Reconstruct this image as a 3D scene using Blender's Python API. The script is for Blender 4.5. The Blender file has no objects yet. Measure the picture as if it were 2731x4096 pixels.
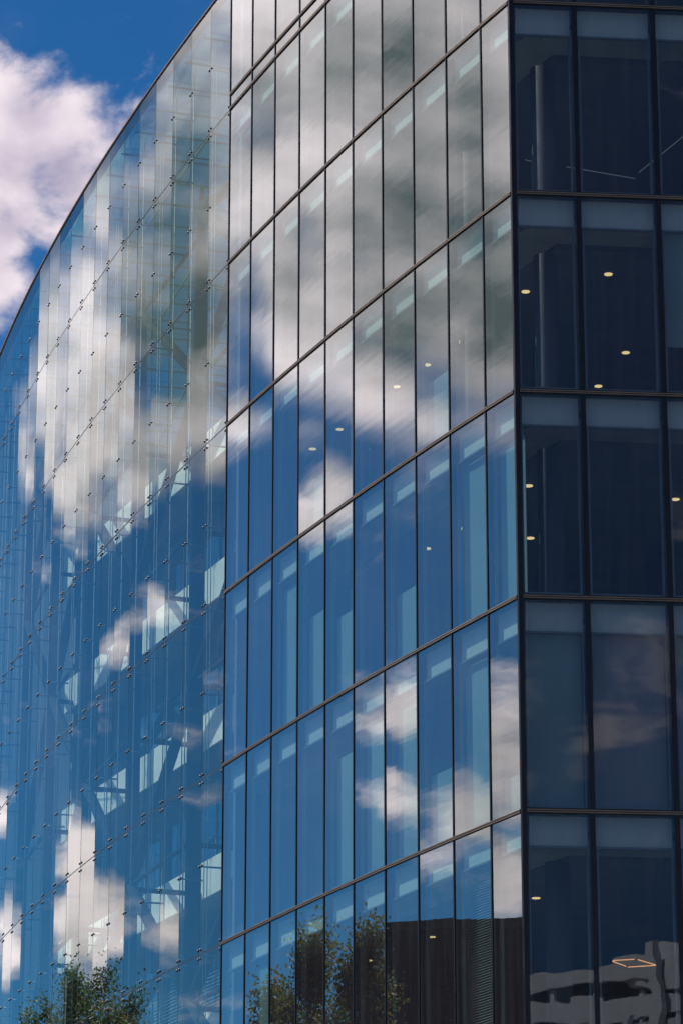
import bpy, bmesh, math, random
from mathutils import Vector, Matrix
R = math.radians
rnd = random.Random(7)
scn = bpy.context.scene
col = scn.collection

# ------------------------------------------------------------------ camera
EYE = Vector((0.0, 0.0, 1.7)); PITCH = R(17.4); FPX = 13300.0       # focal length in pixels of the 2731 x 4096 photograph
cam_d = bpy.data.cameras.new('camera'); cam = bpy.data.objects.new('camera', cam_d); col.objects.link(cam)
cam_d.sensor_fit = 'VERTICAL'; cam_d.sensor_height = 36.0; cam_d.lens = FPX / 4096 * 36.0
cam_d.clip_start = 0.1; cam_d.clip_end = 5000
cam.location = EYE; cam.rotation_euler = (math.pi / 2 + PITCH, 0, 0)
scn.camera = cam
SUN_AZ, SUN_EL = 62.0, 46.0          # degrees to the left of the view direction, degrees above the horizon

def ray(x, y):                        # direction through a point of the photograph (1568 x 2352 measure)
    u = (x * 2731 / 1568 - 1365.5) / FPX; v = (2048 - y * 2731 / 1568) / FPX
    c, s = math.cos(PITCH), math.sin(PITCH)
    return Vector((u, c - s * v, s + c * v)).normalized()

# plan of the street front: joints of the curved glass wall, counted from the corner
NB = 33; SEAM = 10
ANG = [25.2 - 0.43 * i for i in range(NB)]
LEN = [1.215] + [1.52] * (NB - 1)
J = [Vector((3.25, 58.62))]
for a, l in zip(ANG, LEN): J.append(J[-1] + l * Vector((-math.sin(R(a)), math.cos(R(a)))))
def dir_of(x, y): d = ray(x, y); return math.degrees(math.atan2(-d.x, d.y)), math.degrees(math.asin(d.z))
def mirrored(x, y):                   # sky direction that the glass wall shows at that point of the photograph
    az, el = dir_of(x, y)
    jaz = [math.degrees(math.atan2(-p.x, p.y)) for p in J]
    if az <= jaz[0]: a = ANG[0]
    else:
        a = ANG[-1]
        for i in range(NB):
            if jaz[i] <= az < jaz[i + 1]:
                t = (az - jaz[i]) / (jaz[i + 1] - jaz[i]); a = ANG[i] + 0.215 - 0.43 * t; break
    return 2 * a - az, el

# ------------------------------------------------------------------ node helper
class N:
    def __init__(s, tree): s.t = tree; s.n = tree.nodes; s.l = tree.links
    def node(s, typ, **kw):
        n = s.n.new(typ)
        for k, v in kw.items(): setattr(n, k, v)
        return n
    def put(s, sock, v):
        if hasattr(v, 'is_output'): s.l.new(v, sock)
        else: sock.default_value = v
    def m(s, op, a, b=0.0, c=0.0, clamp=False):
        n = s.n.new('ShaderNodeMath'); n.operation = op; n.use_clamp = clamp
        for i, v in enumerate((a, b, c)): s.put(n.inputs[i], v)
        return n.outputs[0]
    def mix(s, f, a, b):
        n = s.n.new('ShaderNodeMix'); n.data_type = 'RGBA'; s.put(n.inputs[0], f)
        for i, v in ((6, a), (7, b)): s.put(n.inputs[i], v if hasattr(v, 'is_output') else (*v, 1)[:4])
        return n.outputs[2]
    def ramp(s, v, lo, hi, a=0.0, b=1.0, smooth=True):
        n = s.n.new('ShaderNodeMapRange'); n.interpolation_type = 'SMOOTHSTEP' if smooth else 'LINEAR'
        for i, q in enumerate((v, lo, hi, a, b)): s.put(n.inputs[i], q)
        return n.outputs[0]
    def noise(s, vec, scale, detail=4, rough=0.5, dist=0.0, lac=2.0):
        n = s.n.new('ShaderNodeTexNoise')
        s.put(n.inputs['Vector'], vec); n.inputs['Scale'].default_value = scale; n.inputs['Detail'].default_value = detail
        n.inputs['Roughness'].default_value = rough; n.inputs['Distortion'].default_value = dist; n.inputs['Lacunarity'].default_value = lac
        return n.outputs[0]
    def vadd(s, v, w):
        n = s.n.new('ShaderNodeVectorMath'); n.operation = 'ADD'; s.put(n.inputs[0], v); s.put(n.inputs[1], w); return n.outputs[0]
    def vmul(s, v, w):
        n = s.n.new('ShaderNodeVectorMath'); n.operation = 'MULTIPLY'; s.put(n.inputs[0], v); s.put(n.inputs[1], w); return n.outputs[0]

# ------------------------------------------------------------------ sky with broken cumulus
# clouds are set by direction: first those seen directly, then those the glass wall mirrors
def B(x, y, rx, ry, w, direct=False):
    f = dir_of if direct else mirrored
    a0, e0 = f(x, y); a1 = f(x - rx, y)[0]; a2 = f(x + rx, y)[0]; e1 = f(x, y - ry)[1]
    return (a0, e0, max(abs(a1 - a2) / 2, .05), abs(e1 - e0), w)
CLOUDS = [
    B(30, 300, 165, 210, 1.0, True), B(140, 330, 120, 190, .95, True), B(-40, 560, 130, 170, .95, True), B(60, 470, 110, 120, .68, True),
    B(250, 280, 60, 60, .6, True), B(210, 370, 80, 90, .72, True), B(120, 540, 70, 90, .62, True), B(60, 150, 110, 60, .55, True), B(110, 120, 80, 45, .62, True), B(20, 60, 60, 50, .5, True), B(300, 250, 50, 40, .55, True), B(-10, 640, 90, 60, .85, True), B(-150, 420, 200, 260, 1.0, True),
    # great bank over the upper storeys
    B(350, 720, 55, 180, 1.05), B(410, 620, 60, 260, 1.1), B(395, 430, 55, 220, 1.05), B(1080, 1850, 110, 75, 1.05), B(915, 1820, 60, 70, .9), B(645, 640, 50, 160, 1.05), B(760, 660, 110, 210, 1.05), B(900, 700, 110, 220, 1.05), B(1150, 640, 110, 320, 1.1), B(480, 560, 80, 260, 1.05), B(440, 900, 70, 150, .9),
    B(700, 60, 190, 380, 1.15), B(800, 300, 150, 420, 1.1), B(950, 420, 170, 420, 1.15), B(900, 150, 260, 420, 1.1), B(1120, 120, 200, 520, 1.0), B(640, 420, 120, 240, .95), B(760, 420, 90, 330, 1.0),
    B(1000, 560, 200, 330, 1.0), B(880, 840, 110, 130, .95), B(1110, 760, 140, 210, .95), B(650, 780, 38, 110, .95), B(540, 420, 60, 200, .9),
    B(545, 950, 50, 60, .75), B(720, 1010, 50, 60, .55), B(1000, 960, 60, 70, .7),
    B(440, 260, 110, 300, .9), B(470, 760, 70, 260, .95), B(370, 560, 60, 260, .9), B(300, 640, 60, 220, .9), B(120, 860, 34, 280, 1.0),
    B(200, 900, 60, 330, .95), B(270, 880, 60, 260, .95), B(400, 980, 60, 150, .85), B(330, 1060, 60, 130, .9), B(180, 1130, 60, 110, .85),
    B(240, 480, 40, 130, .8), B(480, 1060, 40, 60, .75), B(60, 1080, 16, 130, .75),
    # lower drifts
    B(760, 1120, 48, 90, .9), B(715, 1180, 34, 60, .75), B(335, 1400, 70, 75, .47), B(270, 1490, 30, 50, .45),
    B(850, 1630, 60, 95, .85), B(925, 1650, 45, 75, .85), B(930, 1840, 90, 75, .95), B(1040, 1830, 90, 85, 1.0), B(1160, 1780, 60, 190, 1.0),
    B(1160, 1960, 45, 150, .85), B(830, 1560, 40, 40, .6),
    B(185, 1990, 45, 110, 1.0), B(235, 2080, 60, 120, 1.0), B(165, 2150, 60, 120, .95), B(385, 2130, 45, 95, .62), B(20, 2180, 30, 130, .75),
    (-166.5, 14.4, 2.0, .9, .62), (-164.2, 14.2, 1.2, 1.1, .60),      # faint drift mirrored in the right-hand front
    B(460, 2330, 90, 60, .4), B(560, 2300, 60, 60, .4), B(-10, 1880, 25, 60, .55), B(330, 2250, 70, 50, .45),
]
SHADE = [  # darker, thicker parts of the bank
    B(930, 330, 90, 330, .95), B(1090, 420, 80, 330, .8), B(860, 600, 80, 160, .8), B(1080, 720, 150, 170, .95), B(600, 230, 55, 170, .7),
    B(800, 110, 60, 200, .5), B(960, 720, 120, 160, .9), B(400, 700, 120, 330, .95), B(330, 540, 60, 180, .6), B(455, 400, 70, 230, .75), B(250, 980, 90, 150, .5), B(690, 600, 60, 140, .4), B(480, 250, 90, 170, .45),
    B(85, 255, 70, 45, .40, True), B(150, 410, 90, 70, .60, True), B(20, 520, 70, 50, .45, True), B(0, 380, 60, 40, .3, True),
    B(1120, 1960, 60, 90, .55), B(950, 1720, 60, 40, .4),
]
world = bpy.data.worlds.new('World'); scn.world = world; world.use_nodes = True
w = N(world.node_tree); w.n.clear()
tc = w.node('ShaderNodeTexCoord').outputs['Generated']
sep = w.node('ShaderNodeSeparateXYZ'); w.l.new(tc, sep.inputs[0])
X, Y, Z = sep.outputs
AZ = w.m('MULTIPLY', w.m('ARCTAN2', w.m('MULTIPLY', X, -1.0), Y), 180 / math.pi)
EL = w.m('MULTIPLY', w.m('ARCSINE', Z), 180 / math.pi)
def field(blobs):
    tot = None
    for (a, e, sa, se, wt) in blobs:
        u = w.m('MULTIPLY', w.m('SUBTRACT', AZ, a), 1 / sa); v = w.m('MULTIPLY', w.m('SUBTRACT', EL, e), 1 / se)
        r2 = w.m('MULTIPLY_ADD', u, u, w.m('MULTIPLY', v, v))
        g = w.m('DIVIDE', wt, w.m('MULTIPLY_ADD', w.m('POWER', r2, 1.5), .85, 1.0))
        tot = g if tot is None else w.m('SMOOTH_MAX', tot, g, .12)
    return tot
warp = w.node('ShaderNodeTexNoise'); w.l.new(tc, warp.inputs['Vector']); warp.inputs['Scale'].default_value = 18; warp.inputs['Detail'].default_value = 3
wv = w.vmul(w.vadd(warp.outputs[1], (-.5, -.5, -.5)), (.02, .02, .02))
P0 = w.vadd(w.vmul(tc, (1, 1, 1.25)), wv)
side = w.ramp(AZ, 10, 18)                      # mirrored part of the sky, where clouds are stretched flat and brightened
def two(off, det):
    a_ = w.noise(w.vadd(P0, off), 34, det, .56)
    b_ = w.noise(w.vadd(w.vadd(w.vmul(tc, (.46, .46, 1.35)), wv), off), 30, det, .54)
    return w.m('ADD', w.m('MULTIPLY', a_, w.m('SUBTRACT', 1.0, side)), w.m('MULTIPLY', b_, side))
n1 = two((0, 0, 0), 11)
n1s = two((-.009, .004, .010), 7)
nbig = w.noise(tc, 3.2, 4, .5)
inwin = w.m('MULTIPLY', w.m('MULTIPLY', w.ramp(AZ, -14, -9), w.ramp(AZ, 66, 58)), w.ramp(EL, 34, 29))
inwin = w.m('MAXIMUM', inwin, w.m('MULTIPLY', w.ramp(w.m('ABSOLUTE', AZ), 140, 152), w.ramp(EL, 40, 34)))   # the sky mirrored in the right-hand front is mostly clear
rest = w.m('MULTIPLY', w.ramp(nbig, .46, .62, 0, 1.0), w.m('SUBTRACT', 1.0, inwin))
cover = w.m('MAXIMUM', field(CLOUDS), rest)
soft = w.m('MULTIPLY', w.ramp(AZ, 12, 20), w.ramp(EL, 16.5, 19.0))      # the high bank is thin and blurred, the low cumulus crisp
n1 = w.m('ADD', w.m('MULTIPLY', n1, w.m('SUBTRACT', 1.0, soft)), w.m('MULTIPLY', w.noise(w.vmul(tc, (.46, .46, 1.3)), 34, 2.5, .45), soft))
dens = w.m('MULTIPLY_ADD', w.m('SUBTRACT', n1, .5), w.m('MULTIPLY_ADD', soft, -1.1, 2.1), cover)
alpha = w.ramp(dens, w.m('MULTIPLY_ADD', soft, -.12, .36), w.m('MULTIPLY_ADD', soft, .02, .88))
thin = w.ramp(w.noise(P0, 12, 5, .6), .45, .8, 0, .05)
alpha = w.m('MAXIMUM', alpha, thin)
lit = w.m('MULTIPLY_ADD', w.m('SUBTRACT', n1, n1s), 1.5, .82)
lit = w.m('SUBTRACT', lit, w.m('MULTIPLY', field(SHADE), .85))
lit = w.m('SUBTRACT', lit, w.m('MULTIPLY', w.ramp(dens, .75, 1.5), .18))
lit = w.ramp(lit, -.12, .95, 0, 1, False)
cloudcol = w.mix(lit, w.mix(side, (.30, .28, .42), (.09, .125, .13)), (.88, .775, .815))
sky = w.node('ShaderNodeTexSky'); sky.sky_type = 'NISHITA'; sky.sun_disc = False
sky.sun_elevation = R(SUN_EL); sky.sun_rotation = R(-SUN_AZ); sky.altitude = 0; sky.air_density = 1.0; sky.dust_density = 0.2; sky.ozone_density = 4.0
STR = 0.09
skycol = w.vmul(sky.outputs[0], (.15, .52, .80))      # the photograph's deep polarised blue
bg1 = w.node('ShaderNodeBackground'); bg1.inputs[1].default_value = STR; w.l.new(skycol, bg1.inputs[0])
bg2 = w.node('ShaderNodeBackground'); w.put(bg2.inputs[1], w.m('MULTIPLY_ADD', side, .85, 1.12)); w.l.new(cloudcol, bg2.inputs[0])  # clouds boosted in the mirrored part to brighten the glass reflections
mx = w.node('ShaderNodeMixShader'); w.l.new(alpha, mx.inputs[0]); w.l.new(bg1.outputs[0], mx.inputs[1]); w.l.new(bg2.outputs[0], mx.inputs[2])
wo = w.node('ShaderNodeOutputWorld'); w.l.new(mx.outputs[0], wo.inputs[0])

sun_d = bpy.data.lights.new('sun', 'SUN'); sun = bpy.data.objects.new('sun', sun_d); col.objects.link(sun)
sun_d.energy = 5.0; sun_d.angle = R(0.5); sun_d.color = (1, .95, .88)
sd = Vector((-math.sin(R(SUN_AZ)) * math.cos(R(SUN_EL)), math.cos(R(SUN_AZ)) * math.cos(R(SUN_EL)), math.sin(R(SUN_EL))))
sun.rotation_euler = sd.to_track_quat('Z', 'Y').to_euler(); sun.location = (-60, -30, 80)
vs = scn.view_settings; vs.view_transform = 'Standard'; vs.look = 'None'; vs.exposure = 0; vs.gamma = 1; vs.use_curve_mapping = False
scn.cycles.use_denoising = True; world.cycles.sampling_method = 'MANUAL'; world.cycles.sample_map_resolution = 256; scn.cycles.max_bounces = 5; scn.cycles.diffuse_bounces = 2; scn.cycles.glossy_bounces = 3; scn.cycles.transparent_max_bounces = 16; scn.cycles.caustics_reflective = False
scn.cycles.sample_clamp_indirect = 4.0

# ------------------------------------------------------------------ materials
MAT = {}
def plain(name, c, rough=.5, metal=0.0, var=.12, scale=1.5, emit=None, bump=0.0, spec=None):
    m = bpy.data.materials.new(name); m.use_nodes = True; n = N(m.node_tree); b = n.n['Principled BSDF']
    tcn = n.node('ShaderNodeTexCoord').outputs['Object']
    f = n.ramp(n.noise(tcn, scale, 5, .6), .3, .7)
    n.put(b.inputs['Base Color'], n.mix(f, tuple(max(0, q * (1 - var)) for q in c), tuple(min(1, q * (1 + var)) for q in c)))
    n.put(b.inputs['Roughness'], n.ramp(n.noise(tcn, scale * 3, 3, .5), .2, .8, max(.03, rough - .1), min(1, rough + .1)))
    b.inputs['Metallic'].default_value = metal
    if emit: b.inputs['Emission Color'].default_value = (*emit[0], 1); b.inputs['Emission Strength'].default_value = emit[1]
    if bump:
        bp = n.node('ShaderNodeBump'); bp.inputs['Strength'].default_value = .4; bp.inputs['Distance'].default_value = bump
        n.l.new(n.noise(tcn, scale * 8, 5, .6), bp.inputs['Height']); n.l.new(bp.outputs[0], b.inputs['Normal'])
    if spec is not None: b.inputs['Specular IOR Level'].default_value = spec
    MAT[name] = m; return m
def glass(name, tint, r0, p, rmax=1.0, wave=.0016, rcol=(1, 1, 1), haze=.05, roller=0.0):
    m = bpy.data.materials.new(name); m.use_nodes = True; n = N(m.node_tree); n.n.clear()
    tcn = n.node('ShaderNodeTexCoord').outputs['Object']; oi = n.node('ShaderNodeObjectInfo').outputs['Random']
    cmb = n.node('ShaderNodeCombineXYZ'); n.put(cmb.inputs[0], n.m('MULTIPLY', oi, 91.0)); n.put(cmb.inputs[1], n.m('MULTIPLY', oi, 37.0))
    pos = n.vadd(n.vmul(tcn, (.55, 1, 1.0)), cmb.outputs[0])
    h = n.m('MULTIPLY_ADD', n.noise(pos, 2.6, 1, .4), .16, n.noise(pos, .75, 1, .4))
    if roller: h = n.m('MULTIPLY_ADD', n.noise(n.vadd(n.vmul(tcn, (.5, 1, 7.0)), cmb.outputs[0]), 1.0, 1, .4), roller, h)   # roller waves of toughened glass
    bp = n.node('ShaderNodeBump'); bp.inputs['Strength'].default_value = 1; bp.inputs['Distance'].default_value = wave
    n.l.new(h, bp.inputs['Height'])
    lw = n.node('ShaderNodeLayerWeight'); lw.inputs['Blend'].default_value = .5
    fac = n.m('MULTIPLY_ADD', n.m('POWER', lw.outputs['Facing'], p), rmax - r0, r0)
    tr = n.node('ShaderNodeBsdfTransparent'); tr.inputs[0].default_value = (*tint, 1)
    gl = n.node('ShaderNodeBsdfGlossy'); gl.inputs['Roughness'].default_value = 0; gl.inputs[0].default_value = (*rcol, 1); n.l.new(bp.outputs[0], gl.inputs['Normal'])
    s1 = n.node('ShaderNodeMixShader'); n.l.new(fac, s1.inputs[0]); n.l.new(tr.outputs[0], s1.inputs[1]); n.l.new(gl.outputs[0], s1.inputs[2])
    df = n.node('ShaderNodeBsdfDiffuse'); df.inputs[0].default_value = (.30, .26, .34, 1)  # lavender haze mixed into the glass colour to lift its darks
    s2 = n.node('ShaderNodeMixShader'); n.put(s2.inputs[0], n.ramp(n.noise(n.vmul(tcn, (9, 9, .5)), .8, 4, .6), .3, .9, haze * .35, haze)); n.l.new(s1.outputs[0], s2.inputs[1]); n.l.new(df.outputs[0], s2.inputs[2])
    o = n.node('ShaderNodeOutputMaterial'); n.l.new(s2.outputs[0], o.inputs[0]); MAT[name] = m; return m
def clear(name, tint):
    m = bpy.data.materials.new(name); m.use_nodes = True; n = N(m.node_tree); n.n.clear()
    tr = n.node('ShaderNodeBsdfTransparent'); tr.inputs[0].default_value = (*tint, 1)
    o = n.node('ShaderNodeOutputMaterial'); n.l.new(tr.outputs[0], o.inputs[0]); MAT[name] = m
glass('office_glass', (.64, .80, .77), .05, 1.95, .95, rcol=(.95, 1.0, .97), haze=.08, roller=.10)
glass('front_glass', (.60, .69, .74), .058, 1.95, .95, wave=.0032, rcol=(.94, .96, 1.0), haze=.11)
glass('atrium_glass', (.84, .97, .97), .06, 3.1, .90, rcol=(.95, 1, .94), haze=.025)
glass('inner_glass', (.40, .66, .70), .08, 3.5, .8, wave=.0005)
glass('roof_glass', (.50, .78, .74), .08, 4, .9, wave=.0003)
clear('glass_core', (.97, 1, .99))
plain('glass_rim', (.05, .12, .10), .3)
plain('dark_aluminium', (.018, .017, .022), .38, .6)
plain('bronze', (.22, .16, .12), .45, .5)
plain('inner_aluminium', (.22, .24, .25), .45, .3)
plain('spandrel', (.68, .68, .67), .7, scale=.6, var=.06)
plain('concrete', (.33, .32, .30), .8, bump=.004)
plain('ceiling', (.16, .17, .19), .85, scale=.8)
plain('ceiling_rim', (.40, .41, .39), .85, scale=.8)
plain('office_wall', (.14, .15, .17), .85, scale=.4)
plain('column_paint', (.085, .085, .10), .7, scale=.8, spec=.2)
plain('cream', (.74, .71, .62), .65, scale=.7, var=.08)
plain('steel', (.018, .022, .026), .8, .0, spec=.05)
plain('bright_steel', (.20, .22, .24), .6, .0)
plain('bolt_steel', (.10, .10, .11), .35, .8)
plain('sealant', (.012, .012, .014), .6)
plain('coping', (.16, .085, .07), .45, .4)
plain('teal_blind', (.27, .36, .37), .8, scale=.5, var=.1, spec=.1)
plain('grey_blind', (.30, .29, .33), .8, scale=.5, var=.08, spec=.1)
plain('blind', (.60, .62, .60), .75, scale=.5, var=.05)
plain('downlight', (.9, .75, .5), .4, emit=((1.0, .66, .28), 1.3))
plain('line_light', (.5, .5, .5), .4, emit=((.75, .85, .9), .09))
plain('orange_light', (.9, .5, .3), .4, emit=((1.0, .40, .15), 1.1))
plain('asphalt', (.05, .05, .052), .9, scale=.3, bump=.01)
plain('paving', (.28, .27, .26), .85, scale=.6, bump=.004)
plain('soil', (.14, .13, .11), .95, scale=.05)
plain('dark_brick', (.016, .016, .017), .8, scale=2, bump=.004)
plain('dark_glazing', (.02, .03, .03), .12, scale=.4)
plain('pale_panel', (.70, .75, .79), .6, scale=.2, var=.05)
plain('olive_glazing', (.06, .09, .06), .15, scale=.5)
plain('bark', (.10, .075, .055), .9, scale=4, bump=.02)
def leafy(name, c):
    m = plain(name, c, .6, scale=.6, var=.4); n = N(m.node_tree); b = n.n['Principled BSDF']; o = n.n['Material Output']
    tl = n.node('ShaderNodeBsdfTranslucent'); tl.inputs[0].default_value = (c[0] * 1.6, c[1] * 1.6, c[2], 1)
    ms = n.node('ShaderNodeMixShader'); ms.inputs[0].default_value = .45; n.l.new(b.outputs[0], ms.inputs[1]); n.l.new(tl.outputs[0], ms.inputs[2]); n.l.new(ms.outputs[0], o.inputs[0])
for i, c in enumerate(((.05, .10, .028), (.075, .12, .03), (.035, .075, .03), (.14, .10, .03))): leafy('leaf_%d' % i, c)

# ------------------------------------------------------------------ mesh helpers
class MB:
    def __init__(s): s.v = []; s.f = []; s.mi = []
    def add(s, vs, fs, mi=0):
        o = len(s.v); s.v += [tuple(q) for q in vs]
        for k, f in enumerate(fs): s.f.append([i + o for i in f]); s.mi.append(mi[k] if isinstance(mi, (list, tuple)) else mi)
        return s
    def box(s, x0, x1, y0, y1, z0, z1, mi=0, M=None):
        vs = [Vector(q) for q in ((x0, y0, z0), (x1, y0, z0), (x1, y1, z0), (x0, y1, z0), (x0, y0, z1), (x1, y0, z1), (x1, y1, z1), (x0, y1, z1))]
        if M: vs = [M @ q for q in vs]
        return s.add(vs, [(0, 3, 2, 1), (4, 5, 6, 7), (0, 1, 5, 4), (1, 2, 6, 5), (2, 3, 7, 6), (3, 0, 4, 7)], mi)
    def tube(s, a, b, r0, r1=None, n=8, mi=0, cap=True, rings=None):
        a, b = Vector(a), Vector(b); r1 = r0 if r1 is None else r1; d = b - a
        q = d.to_track_quat('Z', 'Y'); rings = rings or [(0, r0), (1, r1)]; vs = []
        for t, r in rings:
            for k in range(n):
                an = 2 * math.pi * k / n; vs.append(a + d * t + q @ Vector((r * math.cos(an), r * math.sin(an), 0)))
        m = len(rings); fs = [(i * n + k, i * n + (k + 1) % n, (i + 1) * n + (k + 1) % n, (i + 1) * n + k) for i in range(m - 1) for k in range(n)]
        if cap: fs += [tuple(range(n - 1, -1, -1)), tuple(range((m - 1) * n, m * n))]
        return s.add(vs, fs, mi)
    def prism(s, pts, z0, z1, mi=0):
        n = len(pts); vs = [(p[0], p[1], z0) for p in pts] + [(p[0], p[1], z1) for p in pts]
        return s.add(vs, [tuple(range(n - 1, -1, -1)), tuple(range(n, 2 * n))] + [(k, (k + 1) % n, n + (k + 1) % n, n + k) for k in range(n)], mi)
    def mesh(s, name, mats, smooth=False):
        me = bpy.data.meshes.new(name); me.from_pydata(s.v, [], s.f)
        for m in ([mats] if isinstance(mats, str) else mats): me.materials.append(MAT[m])
        for p, i in zip(me.polygons, s.mi): p.material_index = i
        if smooth:
            for p in me.polygons: p.use_smooth = len(p.vertices) <= 4
        bm = bmesh.new(); bm.from_mesh(me); bmesh.ops.recalc_face_normals(bm, faces=bm.faces); bm.to_mesh(me); bm.free()
        return me
    def build(s, name, mats, parent=None, smooth=False, M=None):
        return put(name, s.mesh(name, mats, smooth), parent, M)
def put(name, me, parent=None, M=None):
    o = bpy.data.objects.new(name, me); col.objects.link(o)
    if M: o.matrix_world = M
    if parent: o.parent = parent
    return o
def empty(name, label, cat, group=None):
    o = bpy.data.objects.new(name, None); col.objects.link(o); tag(o, label, cat, group); return o
def tag(o, label=None, cat=None, group=None, kind=None):
    for k, v in (('label', label), ('category', cat), ('group', group), ('kind', kind)):
        if v: o[k] = v
    return o
def frame(p, a, z=0.0):               # local x along a bay, y into the building, z up
    a = R(a); t = Vector((-math.sin(a), math.cos(a))); n = Vector((math.cos(a), math.sin(a)))
    return Matrix(((t.x, n.x, 0, p[0]), (t.y, n.y, 0, p[1]), (0, 0, 1, z), (0, 0, 0, 1)))

# ------------------------------------------------------------------ ground, road, pavement
tag(MB().box(-1500, 1500, -1500, 1500, -1, 0).build('ground', 'soil'), kind='structure')
roadM = frame((-8, 20), 21)
tag(MB().box(-90, 120, -4, 3.5, 0.004, .012, M=roadM).build('road', 'asphalt'), kind='structure')
pv = tag(MB().box(-90, 120, 3.65, 7.5, 0.0, .12, M=roadM).build('pavement', 'paving'), kind='structure')
MB().box(-90, 120, 3.5, 3.645, 0.0, .13, M=roadM).build('kerb', 'concrete', pv)

# ------------------------------------------------------------------ the glass office building
BLD = empty('office_building', 'curved glass office building with bolted atrium glazing and dark framed corner', 'building')
LINES = [10.45, 14.45, 18.45, 22.45, 26.45, 30.45, 34.36, 37.72]
FLOORS = LINES[:-1]
RA = -(90 - 5.3)                      # right-hand front, as a bay direction seen from the corner
RT = Vector((math.cos(R(5.3)), math.sin(R(5.3)))); RN = Vector((-math.sin(R(5.3)), math.cos(R(5.3))))
RW = [1.27, 1.54] + [1.54] * 5
RX = [0.0]
for q in RW: RX.append(RX[-1] + q)
def rframe(x, z=0.0):                 # local x from the corner to the right, y into the building
    p = J[0] + RT * x
    return Matrix(((RT.x, RN.x, 0, p.x), (RT.y, RN.y, 0, p.y), (0, 0, 1, z), (0, 0, 0, 1)))

CACHE = {}
def pane_mesh(wd, h, mat, th=.03):
    k = ('p', round(wd, 3), round(h, 3), mat)
    if k not in CACHE:                # faces: bottom, top, outer, side, inner, side
        CACHE[k] = MB().box(-wd / 2, wd / 2, 0, th, -h / 2, h / 2, [2, 2, 0, 2, 1, 2]).mesh('glass_pane', [mat, 'glass_core', 'glass_rim'])
    return CACHE[k]
def frame_mesh(wd, h, y0=.10, y1=.17, b=.035, gap=.075, top=.62):
    k = ('f', round(wd, 3), round(h, 3))
    if k not in CACHE:
        m = MB(); x0, x1 = gap, wd - gap; z0, z1 = .085, h - top
        m.box(x0, x0 + b, y0, y1, z0, z1); m.box(x1 - b, x1, y0, y1, z0, z1); m.box(x0 + b, x1 - b, y0, y1, z0, z0 + b); m.box(x0 + b, x1 - b, y0, y1, z1 - b, z1)
        CACHE[k] = m.mesh('inner_frame', 'inner_aluminium')
    return CACHE[k]
def tilt(s): return Matrix.Rotation(R(rnd.gauss(0, s)), 4, 'Z') @ Matrix.Rotation(R(rnd.gauss(0, s * .6)), 4, 'X')

def office_bay(M, wd, mat='office_glass'):
    for k in range(len(LINES) - 1):
        z0, z1 = LINES[k], LINES[k + 1]; h = z1 - z0
        zz = z0
        if k == len(LINES) - 2: zz = z0 + .37; put('glass_pane', pane_mesh(wd - .06, .31, mat), BLD, M @ Matrix.Translation((wd / 2, 0, z0 + .185)))
        hh = z1 - zz
        put('glass_pane', pane_mesh(wd - .06, hh - .06, mat), BLD, M @ Matrix.Translation((wd / 2, 0, zz + hh / 2)) @ tilt(.05))
        put('inner_frame', frame_mesh(wd, hh), BLD, M @ Matrix.Translation((0, 0, zz)))
        kk = ('s', round(wd, 3))
        if kk not in CACHE: CACHE[kk] = MB().box(.07, wd - .07, .17, .21, -.60, -.06).mesh('spandrel_panel', 'spandrel')
        put('spandrel_panel', CACHE[kk], BLD, M @ Matrix.Translation((0, 0, z1)))
# left-hand front: ten framed bays
for i in range(SEAM): office_bay(frame(J[i], ANG[i]), LEN[i])
for i, q in enumerate(RW): office_bay(rframe(RX[i]), q, 'front_glass')
# mullions (outer cap and deep inner fin)
def mullion(M, wd=.035, dp=.17):
    m = MB().box(-wd, wd, -.018, -.002, 6.3, 37.9).box(-wd * .8, wd * .8, -.002, dp, 6.3, 37.9)
    m.build('mullion', 'dark_aluminium', BLD, M=M)
for i in range(1, SEAM + 1): mullion(frame(J[i], (ANG[i] + ANG[i - 1]) / 2), .021)
for i in range(1, len(RX)): mullion(rframe(RX[i]), .045)
cp = MB(); d0 = Vector((-math.sin(R(ANG[0])), math.cos(R(ANG[0])))); n0 = Vector((math.cos(R(ANG[0])), math.sin(R(ANG[0]))))
c0 = J[0]
pts = [c0 + RT * .075 - RN * .02, c0 - RN * .02 - RT * .008, c0 - n0 * .02 - d0 * .005, c0 + d0 * .05 - n0 * .02, c0 + d0 * .05 + n0 * .14, c0 + RT * .075 + RN * .16]
cp.prism(pts, 6.3, 37.9).build('corner_post', 'dark_aluminium', BLD)
# transoms: dark rails with two bronze fins, each front
def strip(path, y0, y1, z0, z1, mb):  # follow a polyline of (point, inward normal)
    vs = []
    for p, n in path:
        a = p + n * y0; b = p + n * y1
        vs += [(a.x, a.y, z0), (b.x, b.y, z0), (b.x, b.y, z1), (a.x, a.y, z1)]
    fs = [(4 * i + k, 4 * i + (k + 1) % 4, 4 * i + 4 + (k + 1) % 4, 4 * i + 4 + k) for i in range(len(path) - 1) for k in range(4)]
    fs += [(3, 2, 1, 0), tuple(4 * (len(path) - 1) + k for k in range(4))]
    mb.add(vs, fs)
def nrm(i):
    a = ANG[0] if i == 0 else ANG[-1] if i >= NB else (ANG[i] + ANG[i - 1]) / 2
    return Vector((math.cos(R(a)), math.sin(R(a))))
PL = [(J[i], nrm(i)) for i in range(SEAM + 1)]
PR = [(J[0] + RT * (.0751), RN), (J[0] + RT * RX[-1], RN)]
PL[0] = (J[0] + d0 * .0501, nrm(0))
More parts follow.
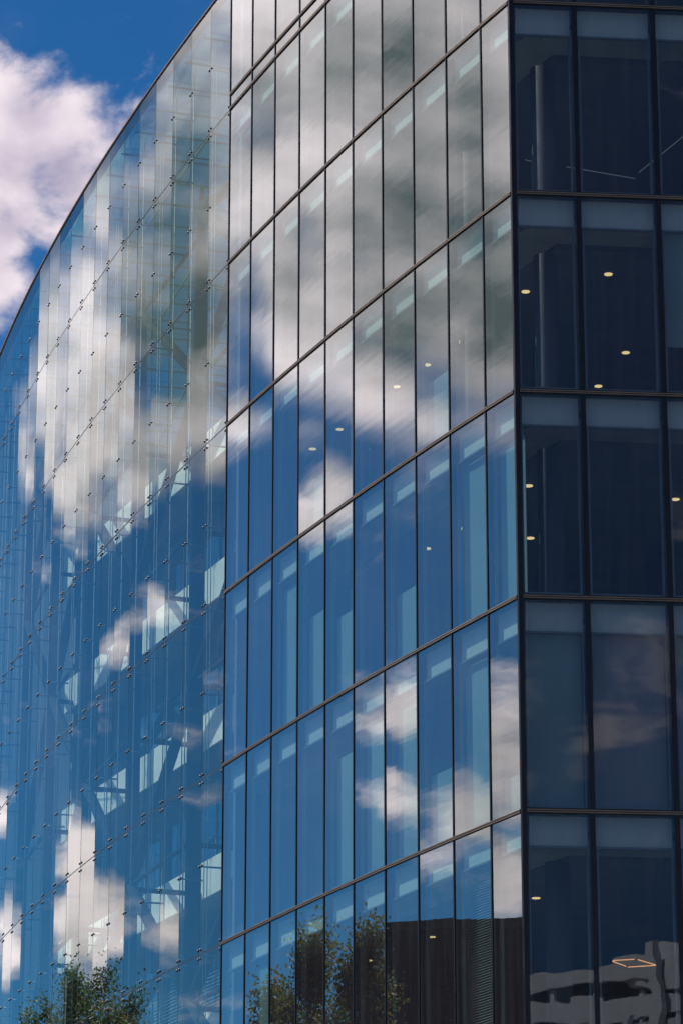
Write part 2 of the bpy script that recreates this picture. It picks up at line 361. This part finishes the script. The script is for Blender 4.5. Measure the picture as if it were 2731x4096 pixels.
for z in [6.45] + LINES[:-1] + [LINES[-2] + .37]:
    for path, hh in ((PL, .036), (PR, .055)):
        m = MB(); strip(path, -.019, .165, z - hh, z + hh, m); t = m.build('transom', 'dark_aluminium', BLD)
        m = MB()
        for dz in (-.019, .019): strip(path, -.036, -.0195, z + dz - .010, z + dz + .010, m)
        m.build('transom_trim', 'bronze', t)

# office interior, corner block
J10 = J[SEAM]; nS = nrm(SEAM)
back = [J10 + nS * 13.5, Vector((18.5, 74.5)), J[0] + RT * RX[-1]]
def inset(ps, d): return [p + n * d for p, n in ps]
rim = inset([(J[i], nrm(i)) for i in range(1, SEAM + 1)], .23)
poly = [J[0] + RT * RX[-1] + RN * .23, J[0] + RT * .12 + RN * .26] + rim + [back[0], back[1]]
for k, z in enumerate(FLOORS + [37.72]):
    MB().prism(poly, z - .32, z + .06).build('floor_slab', 'concrete', BLD)
    # suspended ceiling: daylight falloff put into the colour, pale margin by the glass, darker field behind
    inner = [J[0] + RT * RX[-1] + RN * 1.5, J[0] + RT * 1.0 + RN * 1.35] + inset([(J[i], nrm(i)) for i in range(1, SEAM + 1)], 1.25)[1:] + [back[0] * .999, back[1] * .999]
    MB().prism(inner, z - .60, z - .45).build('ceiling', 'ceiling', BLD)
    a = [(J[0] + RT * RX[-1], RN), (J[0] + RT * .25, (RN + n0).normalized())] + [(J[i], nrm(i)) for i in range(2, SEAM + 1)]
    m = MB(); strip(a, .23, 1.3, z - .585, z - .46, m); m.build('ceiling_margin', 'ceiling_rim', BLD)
m = MB()
for a, b in ((J10 + nS * .3, back[0]), (back[0], back[1]), (back[1], back[2] + RN * .3)):
    d = (b - a).normalized(); n = Vector((-d.y, d.x)) * .15
    m.prism([a, b, b + n, a + n], 0, 37.9)
m.build('rear_wall', 'office_wall', BLD)
core = [Vector(q) for q in ((9.2, 66.5), (15, 65.5), (16.2, 72.2), (10, 73))]
MB().prism(core, 0, 37).build('core_wall', 'office_wall', BLD)
def at_range(x, y, r):
    d = ray(x, y); h = math.hypot(d.x, d.y); return Vector((d.x / h * r, d.y / h * r))
COLS = [at_range(1262, 1100, 60.6), at_range(1262, 1100, 60.6) + RT * 7.5] + [J[i] + nrm(i) * 2.0 for i in (4, 8)]
for p in COLS:
    MB().tube((p.x, p.y, 0), (p.x, p.y, 37.4), .24, n=20).build('column', 'column_paint', BLD, smooth=True)
for z1 in (30.45, 14.45):               # blind brackets under two spandrels
    for x in (.27, .62, .98): MB().box(x - .015, x + .015, .18, .23, z1 - .68, z1 - .605).build('blind_bracket', 'inner_aluminium', BLD, M=rframe(0))
# downlights, by where the photograph shows them on each ceiling
def ceil_point(x, y, z): d = ray(x, y); return EYE + d * ((z - EYE.z) / d.z)
dm = MB().tube((0, 0, .012), (0, 0, .04), .083, .083, n=20).mesh('downlight', 'downlight', True)
LIGHTS = [(1206, 672, 26.45), (1396, 632, 26.45), (1436, 812, 26.45), (1373, 889, 26.45), (1213, 1118, 22.45), (1550, 1149, 22.45), (1217, 1238, 22.45), (1053, 787, 26.45), (980, 840, 26.45),
          (910, 890, 26.45), (780, 988, 26.45), (718, 1033, 26.45), (1057, 1216, 22.45), (980, 1262, 22.45), (1230, 2065, 14.45), (990, 2154, 14.45), (845, 2208, 14.45), (765, 2282, 14.45)]
for x, y, z in LIGHTS:
    p = ceil_point(x, y, z - .625); put('downlight', dm, BLD, Matrix.Translation(p))
# thin pendant line lights and a square of orange light strips
def line_light(pa, pb, z, mat='line_light', r=.010, name='line_light'):
    a, b = ceil_point(*pa, z), ceil_point(*pb, z); MB().tube(a, b, r, n=6).build(name, mat, BLD)
line_light((1205, 367), (1222, 371), 29.3); line_light((1300, 383), (1457, 410), 29.3); line_light((1466, 396), (1568, 313), 29.3)
for a, b in (((1406, 2206), (1456, 2203)), ((1406, 2208), (1436, 2219)), ((1441, 2221), (1504, 2217)), ((1464, 2204), (1504, 2216))): line_light(a, b, 13.2, 'orange_light', .011, 'light_strip')
for a, b in (((1094, 1075), (1160, 1030)), ((965, 930), (1010, 897)), ((900, 995), (945, 960)), ((812, 1060), (850, 1030))): line_light(a, b, 25.2)
# roller blinds and venetian blinds behind some panes
def roller(M, wd, z0, z1, mat='teal_blind'): MB().box(.11, wd - .11, .235, .245, z0, min(z1, z0 + 3.25)).build('roller_blind', mat, BLD, M=M)
def venetian(M, wd, z0, z1, pitch=.05, y=.25, mat='blind', g=.1):
    m = MB(); z = z0
    while z < z1:
        m.add([(g, y, z), (wd - g, y, z), (wd - g, y + .045, z + .026), (g, y + .045, z + .026)], [(0, 1, 2, 3)]); z += pitch
    o = m.build('venetian_blind', mat, BLD, M=M); o['kind'] = 'stuff'
roller(rframe(RX[0]), RW[0], 14.6, 17.85); roller(rframe(RX[1]), RW[1], 14.6, 17.85, 'grey_blind'); roller(rframe(RX[2]), RW[2], 14.6, 17.85); roller(rframe(RX[2]), RW[2], 23.5, 25.85)
for i, k in ((1, 0), (7, 1), (8, 1), (9, 1), (6, 1), (9, 2)): venetian(frame(J[i], ANG[i]), LEN[i], LINES[k] + .12, LINES[k + 1] - .62)
for i, k, a in ((0, 2, 2.6), (1, 2, 2.7), (4, 1, 2.6), (5, 2, 1.2), (7, 2, 2.6), (8, 0, 2.6), (9, 0, 1.4), (3, 1, 2.7), (6, 3, .6), (2, 3, .9), (1, 1, 2.7), (2, 1, .9), (0, 1, .2), (6, 2, 1.6), (3, 2, .9), (4, 0, .4), (5, 1, 2.2)): roller(frame(J[i], ANG[i]), LEN[i], LINES[k] + .12 + a * .0, LINES[k] + .6 + a)

# ------------------------------------------------------------------ atrium: bolted glass skin
GAP = .014
for i in range(SEAM, NB):
    M = frame(J[i], ANG[i])
    for k in range(len(LINES) - 1):
        h = LINES[k + 1] - LINES[k]
        put('glass_pane', pane_mesh(LEN[i] - GAP, h - GAP, 'atrium_glass', .02), BLD, M @ Matrix.Translation((LEN[i] / 2, 0, LINES[k] + h / 2)) @ tilt(.06))
for i in range(SEAM + 1, NB + 1):
    MB().box(-.0055, .0055, -.001, .018, 6.4, 37.72).build('sealant_joint', 'sealant', BLD, M=frame(J[i], (ANG[i - 1] + ANG[min(i, NB - 1)]) / 2))
PA = [(J[i], nrm(i)) for i in range(SEAM, NB + 1)]
for z in LINES[:-1]:
    m = MB(); strip(PA, -.0025, .019, z - .012, z + .012, m); m.build('sealant_joint', 'sealant', BLD)
def fitting(nodes, arm):
    m = MB()
    for x, z in nodes: m.tube((x, -.022, z), (x, .05, z), .034, .03, n=8, rings=[(0, .022), (.25, .034), (.5, .034), (.52, .014), (1, .014)])
    for x, z in nodes: m.tube((x, .05, z), (0, .10, 0), .014, n=5)
    m.tube((0, .09, 0), (0, arm, 0), .022, n=6)
    return m.mesh('spider_fitting', 'bolt_steel', True)
F4 = fitting([(-.085, -.10), (-.085, .10), (.085, -.10), (.085, .10)], .55); F2 = fitting([(-.085, 0), (.085, 0)], .55)
for i in range(SEAM + 1, NB):
    M = frame(J[i], (ANG[i] + ANG[i - 1]) / 2)
    for k, z in enumerate(LINES[:-1]):
        if k: put('spider_fitting', F4, BLD, M @ Matrix.Translation((0, 0, z)))
        put('spider_fitting', F2, BLD, M @ Matrix.Translation((0, 0, (z + LINES[k + 1]) / 2)))
for k, z in enumerate(LINES[:-1]):     # half fittings along the framed bays
    M = frame(J10, ANG[SEAM]); kk = 'half'
    if kk not in CACHE: CACHE[kk] = fitting([(.11, -.10), (.11, .10)], .4)
    put('spider_fitting', CACHE[kk], BLD, M @ Matrix.Translation((0, 0, z)))
# coping along the roof edge
m = MB(); strip([(J[i], nrm(i)) for i in range(NB + 1)], -.03, .25, 37.725, 37.77, m); m.build('roof_coping', 'coping', BLD)
# vertical tension rods behind each joint
for i in range(SEAM + 1, NB):
    M = frame(J[i], (ANG[i] + ANG[i - 1]) / 2)
    if i % 3 != 0: MB().tube((0, .55, 0), (0, .55, 37.5), .018, n=8).build('tension_rod', 'bright_steel', BLD, True, M)
    if i % 3 == 0: MB().tube((.12, .62, 0), (.12, .62, 37.5), .011, n=6).tube((-.12, .62, 0), (-.12, .62, 37.5), .011, n=6).build('tension_cable', 'bright_steel', BLD, True, M)
# inner gallery front behind the atrium
GA = 21.6; gT = Vector((-math.sin(R(GA)), math.cos(R(GA)))); gN = Vector((math.cos(R(GA)), math.sin(R(GA))))
G0 = J10 + nS * 4.2 - gT * 1.0
GM = frame(G0, GA); GL = 27.4
for z in [6.45] + LINES[:-2]:
    MB().box(0, GL, 0.06, 12, z - .34, z + .02, M=GM).build('floor_slab', 'concrete', BLD)
    MB().box(0, GL, .0, .055, z - .36, z + .62, M=GM).build('gallery_fascia', 'cream', BLD)
    if z < 30:
        for q in range(9):
            x = q * 3.04
            put('inner_window', pane_mesh(2.96, 3.3, 'inner_glass'), BLD, GM @ Matrix.Translation((x + 1.52, 1.2, z + 1.70)))
            for e in range(2): MB().box(x + e * 1.52 - .03, x + e * 1.52 + .03, 1.16, 1.30, z + .03, z + 3.6, M=GM).build('window_post', 'inner_aluminium', BLD)
for z in LINES[1:5]:
    for q in range(9):
        d = rnd.choice((.5, .9, 1.6, 2.4, 3.2))
        MB().box(q * 3.04 + .1, q * 3.04 + 2.95, 1.40, 1.42, z + 3.55 - d, z + 3.55, M=GM).build('roller_blind', 'teal_blind', BLD)
for z in (10.45, 14.45):
    for q in range(7):
        x = q * 3.04
        venetian(GM @ Matrix.Translation((x, .95, 0)), 3.04, z + 1.0, z + 3.45, .095, 0, 'blind', .05)
MB().box(0, 37, 9.0, 9.3, 0, 30.2, M=GM).build('rear_wall', 'office_wall', BLD)
MB().box(GL + .02, GL + .3, .3, 9.0, 0, 30.2, M=GM).build('gallery_end_wall', 'office_wall', BLD)
EM = frame(J[NB], ANG[-1])
MB().box(.012, .5, -.05, 12.4, 0, 37.72, M=EM).build('end_wall', 'pale_panel', BLD)
for q in range(12):
    put('rear_window', pane_mesh(3.0, 6.9, 'roof_glass'), BLD, GM @ Matrix.Translation((q * 3.04 + 1.52, 9.1, 34.0)))
    MB().box(q * 3.04 - .04, q * 3.04 + .04, 9.0, 9.15, 30.5, 37.5, M=GM).build('window_post', 'inner_aluminium', BLD)
for z in (32.2, 34.0, 35.8): MB().box(0, 36.5, 9.02, 9.08, z - .03, z + .03, M=GM).build('window_rail', 'inner_aluminium', BLD)
# glazed atrium roof
m = MB(); strip([(J[i], nrm(i)) for i in range(SEAM, NB + 1)], .26, 12.5, 37.70, 37.73, m); m.build('roof_glazing', 'roof_glass', BLD)
for i in range(SEAM, NB + 1, 1):
    p = J[i]; n = nrm(i); a, b = p + n * .3, p + n * 12.4
    MB().tube((a.x, a.y, 37.62), (b.x, b.y, 37.62), .03, n=6).build('roof_bar', 'inner_aluminium', BLD)
for d in (2.2, 4.2, 6.2, 8.2, 10.2):
    m = MB(); strip([(J[i], nrm(i)) for i in range(SEAM, NB + 1)], d - .03, d + .03, 37.53, 37.59, m); m.build('roof_bar', 'inner_aluminium', BLD)
# steel columns, braces and floor beams inside the atrium
AC = []
for i in range(SEAM + 1, NB, 4):
    p = J[i] + nrm(i) * 1.7; AC.append(p)
    MB().tube((p.x, p.y, 0), (p.x, p.y, 35.6), .19, n=16, rings=[(0, .19), (.88, .19), (.94, .17), (.985, .09), (1, .05)]).build('steel_column', 'steel', BLD, True)
ZS = [6.45] + LINES[:-1]
for c in range(len(AC)):
    p = AC[c]
    for k, z in enumerate(ZS):
        s = (G0 - p).dot(gN)
        if z < 34 and s > .4:
            e = p + gN * s; MB().tube((p.x, p.y, z - .2), (e.x, e.y, z - .2), .07, n=8).build('beam', 'steel', BLD, True)
        if c + 1 < len(AC):
            q = AC[c + 1]
            if k + 1 < len(ZS) :
                z1 = ZS[k + 1]
                a, b = ((p, z), (q, z1)) if (c + k) % 2 else ((q, z), (p, z1))
                if (c * 3 + k) % 4 != 3 or z > 25: MB().tube((a[0].x, a[0].y, a[1] - .1), (b[0].x, b[0].y, b[1] - .1), .15, n=10).build('brace', 'steel', BLD, True)
            if k % 2 == c % 2: MB().tube((p.x, p.y, z - .1), (q.x, q.y, z - .1), .06, n=8).build('beam', 'steel', BLD, True)
# top fan of struts
for c in range(0, len(AC) - 1, 2):
    p = AC[c]; q = AC[c + 1]
    MB().tube((q.x, q.y, 34.9), (p.x, p.y, 31.2), .2, .18, n=10).build('brace', 'steel', BLD, True)
    MB().tube((q.x, q.y, 35.0), (p.x, p.y, 34.2), .17, n=10).build('brace', 'steel', BLD, True)
# lower storeys, below the picture
m = MB()
for i in range(NB):
    M = frame(J[i], ANG[i])
    for z0, z1 in ((.3, 6.4), (6.5, 10.38)): m.box(.03, LEN[i] - .03, 0, .03, z0, z1, [2, 2, 0, 2, 1, 2], M=M)
for i, q in enumerate(RW):
    for z0, z1 in ((.3, 6.4), (6.5, 10.38)): m.box(.05, q - .05, 0, .03, z0, z1, [2, 2, 0, 2, 1, 2], M=rframe(RX[i]))
o = m.build('lower_glazing', ['office_glass', 'glass_core', 'glass_rim'], BLD); o['kind'] = 'stuff'
m = MB(); strip([(J[i], nrm(i)) for i in range(NB + 1)], -.05, .3, 0, .3, m); m.build('plinth', 'concrete', BLD)
m = MB(); strip([(J[0] + RT * .08, RN), (J[0] + RT * RX[-1], RN)], -.05, .3, 0, .3, m); m.build('plinth', 'concrete', BLD)

# ------------------------------------------------------------------ what the glass mirrors: trees and neighbours across the street
def across(x, y, dist):               # a point that far beyond the mirror point, and the height it shows there
    az, el = dir_of(x, y); raz, _ = mirrored(x, y)
    d = Vector((-math.sin(R(az)), math.cos(R(az)))); best = None
    for i in range(NB):               # glass point on this ray
        p, t = J[i], J[i + 1] - J[i]; den = d.x * t.y - d.y * t.x
        s = (p.x * t.y - p.y * t.x) / den; u = (p.x * d.y - p.y * d.x) / den
        if -0.001 <= u <= 1.001: best = s; break
    best = best or J[0].length
    g = d * best; q = g + dist * Vector((-math.sin(R(raz)), math.cos(R(raz))))
    return q, EYE.z + (best + dist) * math.tan(R(el))
def tree(p, h, r, label, leaf, seed, dense=1.0):
    t = empty('tree', label, 'tree', 'street trees opposite the glass building'); t.location = (p.x, p.y, 0)
    rg = random.Random(seed); m = MB(); tips = []
    m.tube((0, 0, -.1), (.15, .1, h * .9), .28, .05, n=10, rings=[(0, .30), (.05, .24), (.4, .17), (.75, .09), (1, .03)])
    for k in range(34):
        z = h * (.22 + .68 * (k / 33)); a = rg.uniform(0, 6.283); prof = math.sin(math.pi * min(1, max(.06, (z / h - .16) / .95)) ** .8)
        L = r * prof * rg.uniform(.65, 1.15) + .3
        b = Vector((math.cos(a) * L, math.sin(a) * L, z + L * rg.uniform(.45, 1.0)))
        b.z = min(b.z, h * .99)
        m.tube((.1, .05, z), b, .06 * (1.3 - z / h), .012, n=5); tips.append((Vector((.1, .05, z)), b))
    m.build('trunk', 'bark', t, True)
    cr = MB()
    for a, b in tips:
        for _ in range(int(1500 * dense)):
            q = a.lerp(b, rg.uniform(.3, 1.06)) + Vector((rg.gauss(0, .30), rg.gauss(0, .30), rg.gauss(0, .34)))
            s = rg.uniform(.035, .075); e1 = Vector((rg.gauss(0, 1), rg.gauss(0, 1), rg.gauss(0, 1))).normalized(); e2 = e1.orthogonal().normalized()
            cr.add([q - e1 * s, q + e2 * s * .55, q + e1 * s, q - e2 * s * .55], [(0, 1, 2, 3)], rg.choice(leaf))
    o = cr.build('crown', ['leaf_0', 'leaf_1', 'leaf_2', 'leaf_3'], t); o['kind'] = 'stuff'
for x, y, d, r, lab, leaf, sd_ in (
    (185, 2195, 24, 3.0, 'tallest green tree in the row mirrored in the atrium glass', (0, 0, 1, 2), 3),
    (245, 2225, 21, 2.6, 'slim green tree beside the tallest one mirrored in the atrium glass', (0, 1, 2, 2), 5),
    (110, 2262, 27, 3.2, 'broad low green tree at the end of the mirrored row', (0, 1, 2), 8),
    (318, 2290, 20, 2.2, 'small olive tree with thin top mirrored in the atrium glass', (0, 1, 3), 12),
    (655, 2190, 24, 1.35, 'low rust tinged tree mirrored in the framed glass bays', (0, 1, 3, 3), 14),
    (722, 2085, 23, 1.8, 'tall brown and green tree mirrored in the framed glass bays', (0, 1, 3, 3, 2), 17),
    (828, 2055, 22, 1.0, 'tall sparse tree beside the dark brick building', (0, 3, 2, 3), 21)):
    p, h = across(x, y, d); tree(p, h, r, lab, leaf, sd_)
# dark building across the street
p0, h0 = across(884, 2118, 31); _, q1 = across(1195, 2110, 0); p1, _ = across(1195, 2110, (h0 - q1) / math.tan(R(dir_of(1195, 2110)[1])))
dd = (p1 - p0).normalized(); ang = math.degrees(math.atan2(-dd.x, dd.y)); DB = empty('brick_building', 'dark brick flat roofed building across the street from the glass corner', 'building')
DM = Matrix(((dd.x, -dd.y, 0, p0.x), (dd.y, dd.x, 0, p0.y), (0, 0, 1, 0), (0, 0, 0, 1)))
side = 1 if (Vector((-dd.y, dd.x)).dot(p0 - J[0]) > 0) else -1
def dbox(n, mat, x0, x1, y0, y1, z0, z1, par=DB): return MB().box(x0, x1, min(side * y0, side * y1), max(side * y0, side * y1), z0, z1, M=DM).build(n, mat, par)
dbox('wall', 'dark_brick', 0, 34, 0, 14, 0, h0 - .3); dbox('roof_edge', 'sealant', -.15, 34.15, -.15, 14.15, h0 - .298, h0)
for fz in range(int((h0 - 3) / 3.6)):
    for fx in range(11):
        w0 = dbox('window', 'dark_glazing', 1.2 + fx * 3, 2.9 + fx * 3, -.03, -.004, 1.4 + fz * 3.6, 3.5 + fz * 3.6)
        dbox('sill', 'dark_brick', 1.1 + fx * 3, 3.0 + fx * 3, -.10, -.005, 1.28 + fz * 3.6, 1.397 + fz * 3.6, w0)
# pale building behind the viewer, mirrored in the right-hand front
def behind(x, y, dist):
    d = ray(x, y); h = Vector((d.x, d.y)).normalized(); s = (J[0].dot(RN)) / h.dot(RN); g = h * s; r = h - 2 * h.dot(RN) * RN
    return g + r * dist, EYE.z + (s + dist) * d.z / math.hypot(d.x, d.y)
DP = 215
a, ha = behind(1212, 2238, DP); b, hb = behind(1562, 2196, DP - 9)
dd = (b - a).normalized(); nn = Vector((-dd.y, dd.x)); nn = nn if nn.y < 0 else -nn
PB = empty('civic_building', 'pale banded building with a tapered white pylon facing the glass corner', 'building')
PM = Matrix(((dd.x, nn.x, 0, a.x), (dd.y, nn.y, 0, a.y), (0, 0, 1, 0), (0, 0, 0, 1)))
LB = (b - a).length; U = LB / 350.0                # metres per photograph unit along this front
def pbox(n, mat, x0, x1, y0, y1, z0, z1, par=PB): return MB().box(x0, x1, y0, y1, z0, z1, M=PM).build(n, mat, par)
pbox('wall', 'olive_glazing', -30, 44, .6, 18, 0, ha - .5)
z = ha - 1.9; k = 0
pbox('parapet', 'pale_panel', -30.3, 44.3, -.35, 18.3, z, ha)
while z > 3:
    z -= 2.5; pbox('fascia', 'pale_panel', -30.2, 44.2, -.1 - .3 * (k % 2), 18.2, z, z + 1.55); k += 1
for fx in range(19): pbox('pier', 'pale_panel', -30 + fx * 4.0, -29.6 + fx * 4.0, .2, .59, 0, ha - 2)
def slab(n, q, z0, q1, z1, y0, y1):                 # upright tapered slab between two levels
    MB().add([(q[0], y0, z0), (q[1], y0, z0), (q[1], y1, z0), (q[0], y1, z0), (q1[0], y0, z1[0]), (q1[1], y0, z1[1]), (q1[1], y1, z1[1]), (q1[0], y1, z1[0])],
             [(0, 3, 2, 1), (4, 5, 6, 7), (0, 1, 5, 4), (1, 2, 6, 5), (2, 3, 7, 6), (3, 0, 4, 7)]).build(n, 'pale_panel', PB, M=PM)
mpd = 275 * math.radians(.0075)                     # metres per photograph unit of height there
slab('tower', (275 * U, 420 * U), ha - 1, (275 * U, 420 * U), (ha + 38 * mpd, ha + 52 * mpd), 1.0, 9.0)
slab('pylon', (240 * U, 322 * U), 0, (286 * U, 306 * U), (ha + 30 * mpd, ha + 36 * mpd), -1.4, -.5)
slab('pylon', (205 * U, 250 * U), 0, (216 * U, 232 * U), (ha - 4, ha - 4), -1.3, -.45)
for k in range(4): MB().tube(((290 + 22 * k) * U, 2, ha + 40 * mpd), ((290 + 22 * k) * U, 2, ha + (48 + 4 * (k % 2)) * mpd), .12, .08, n=6).build('roof_vent', 'bolt_steel', PB, M=PM)
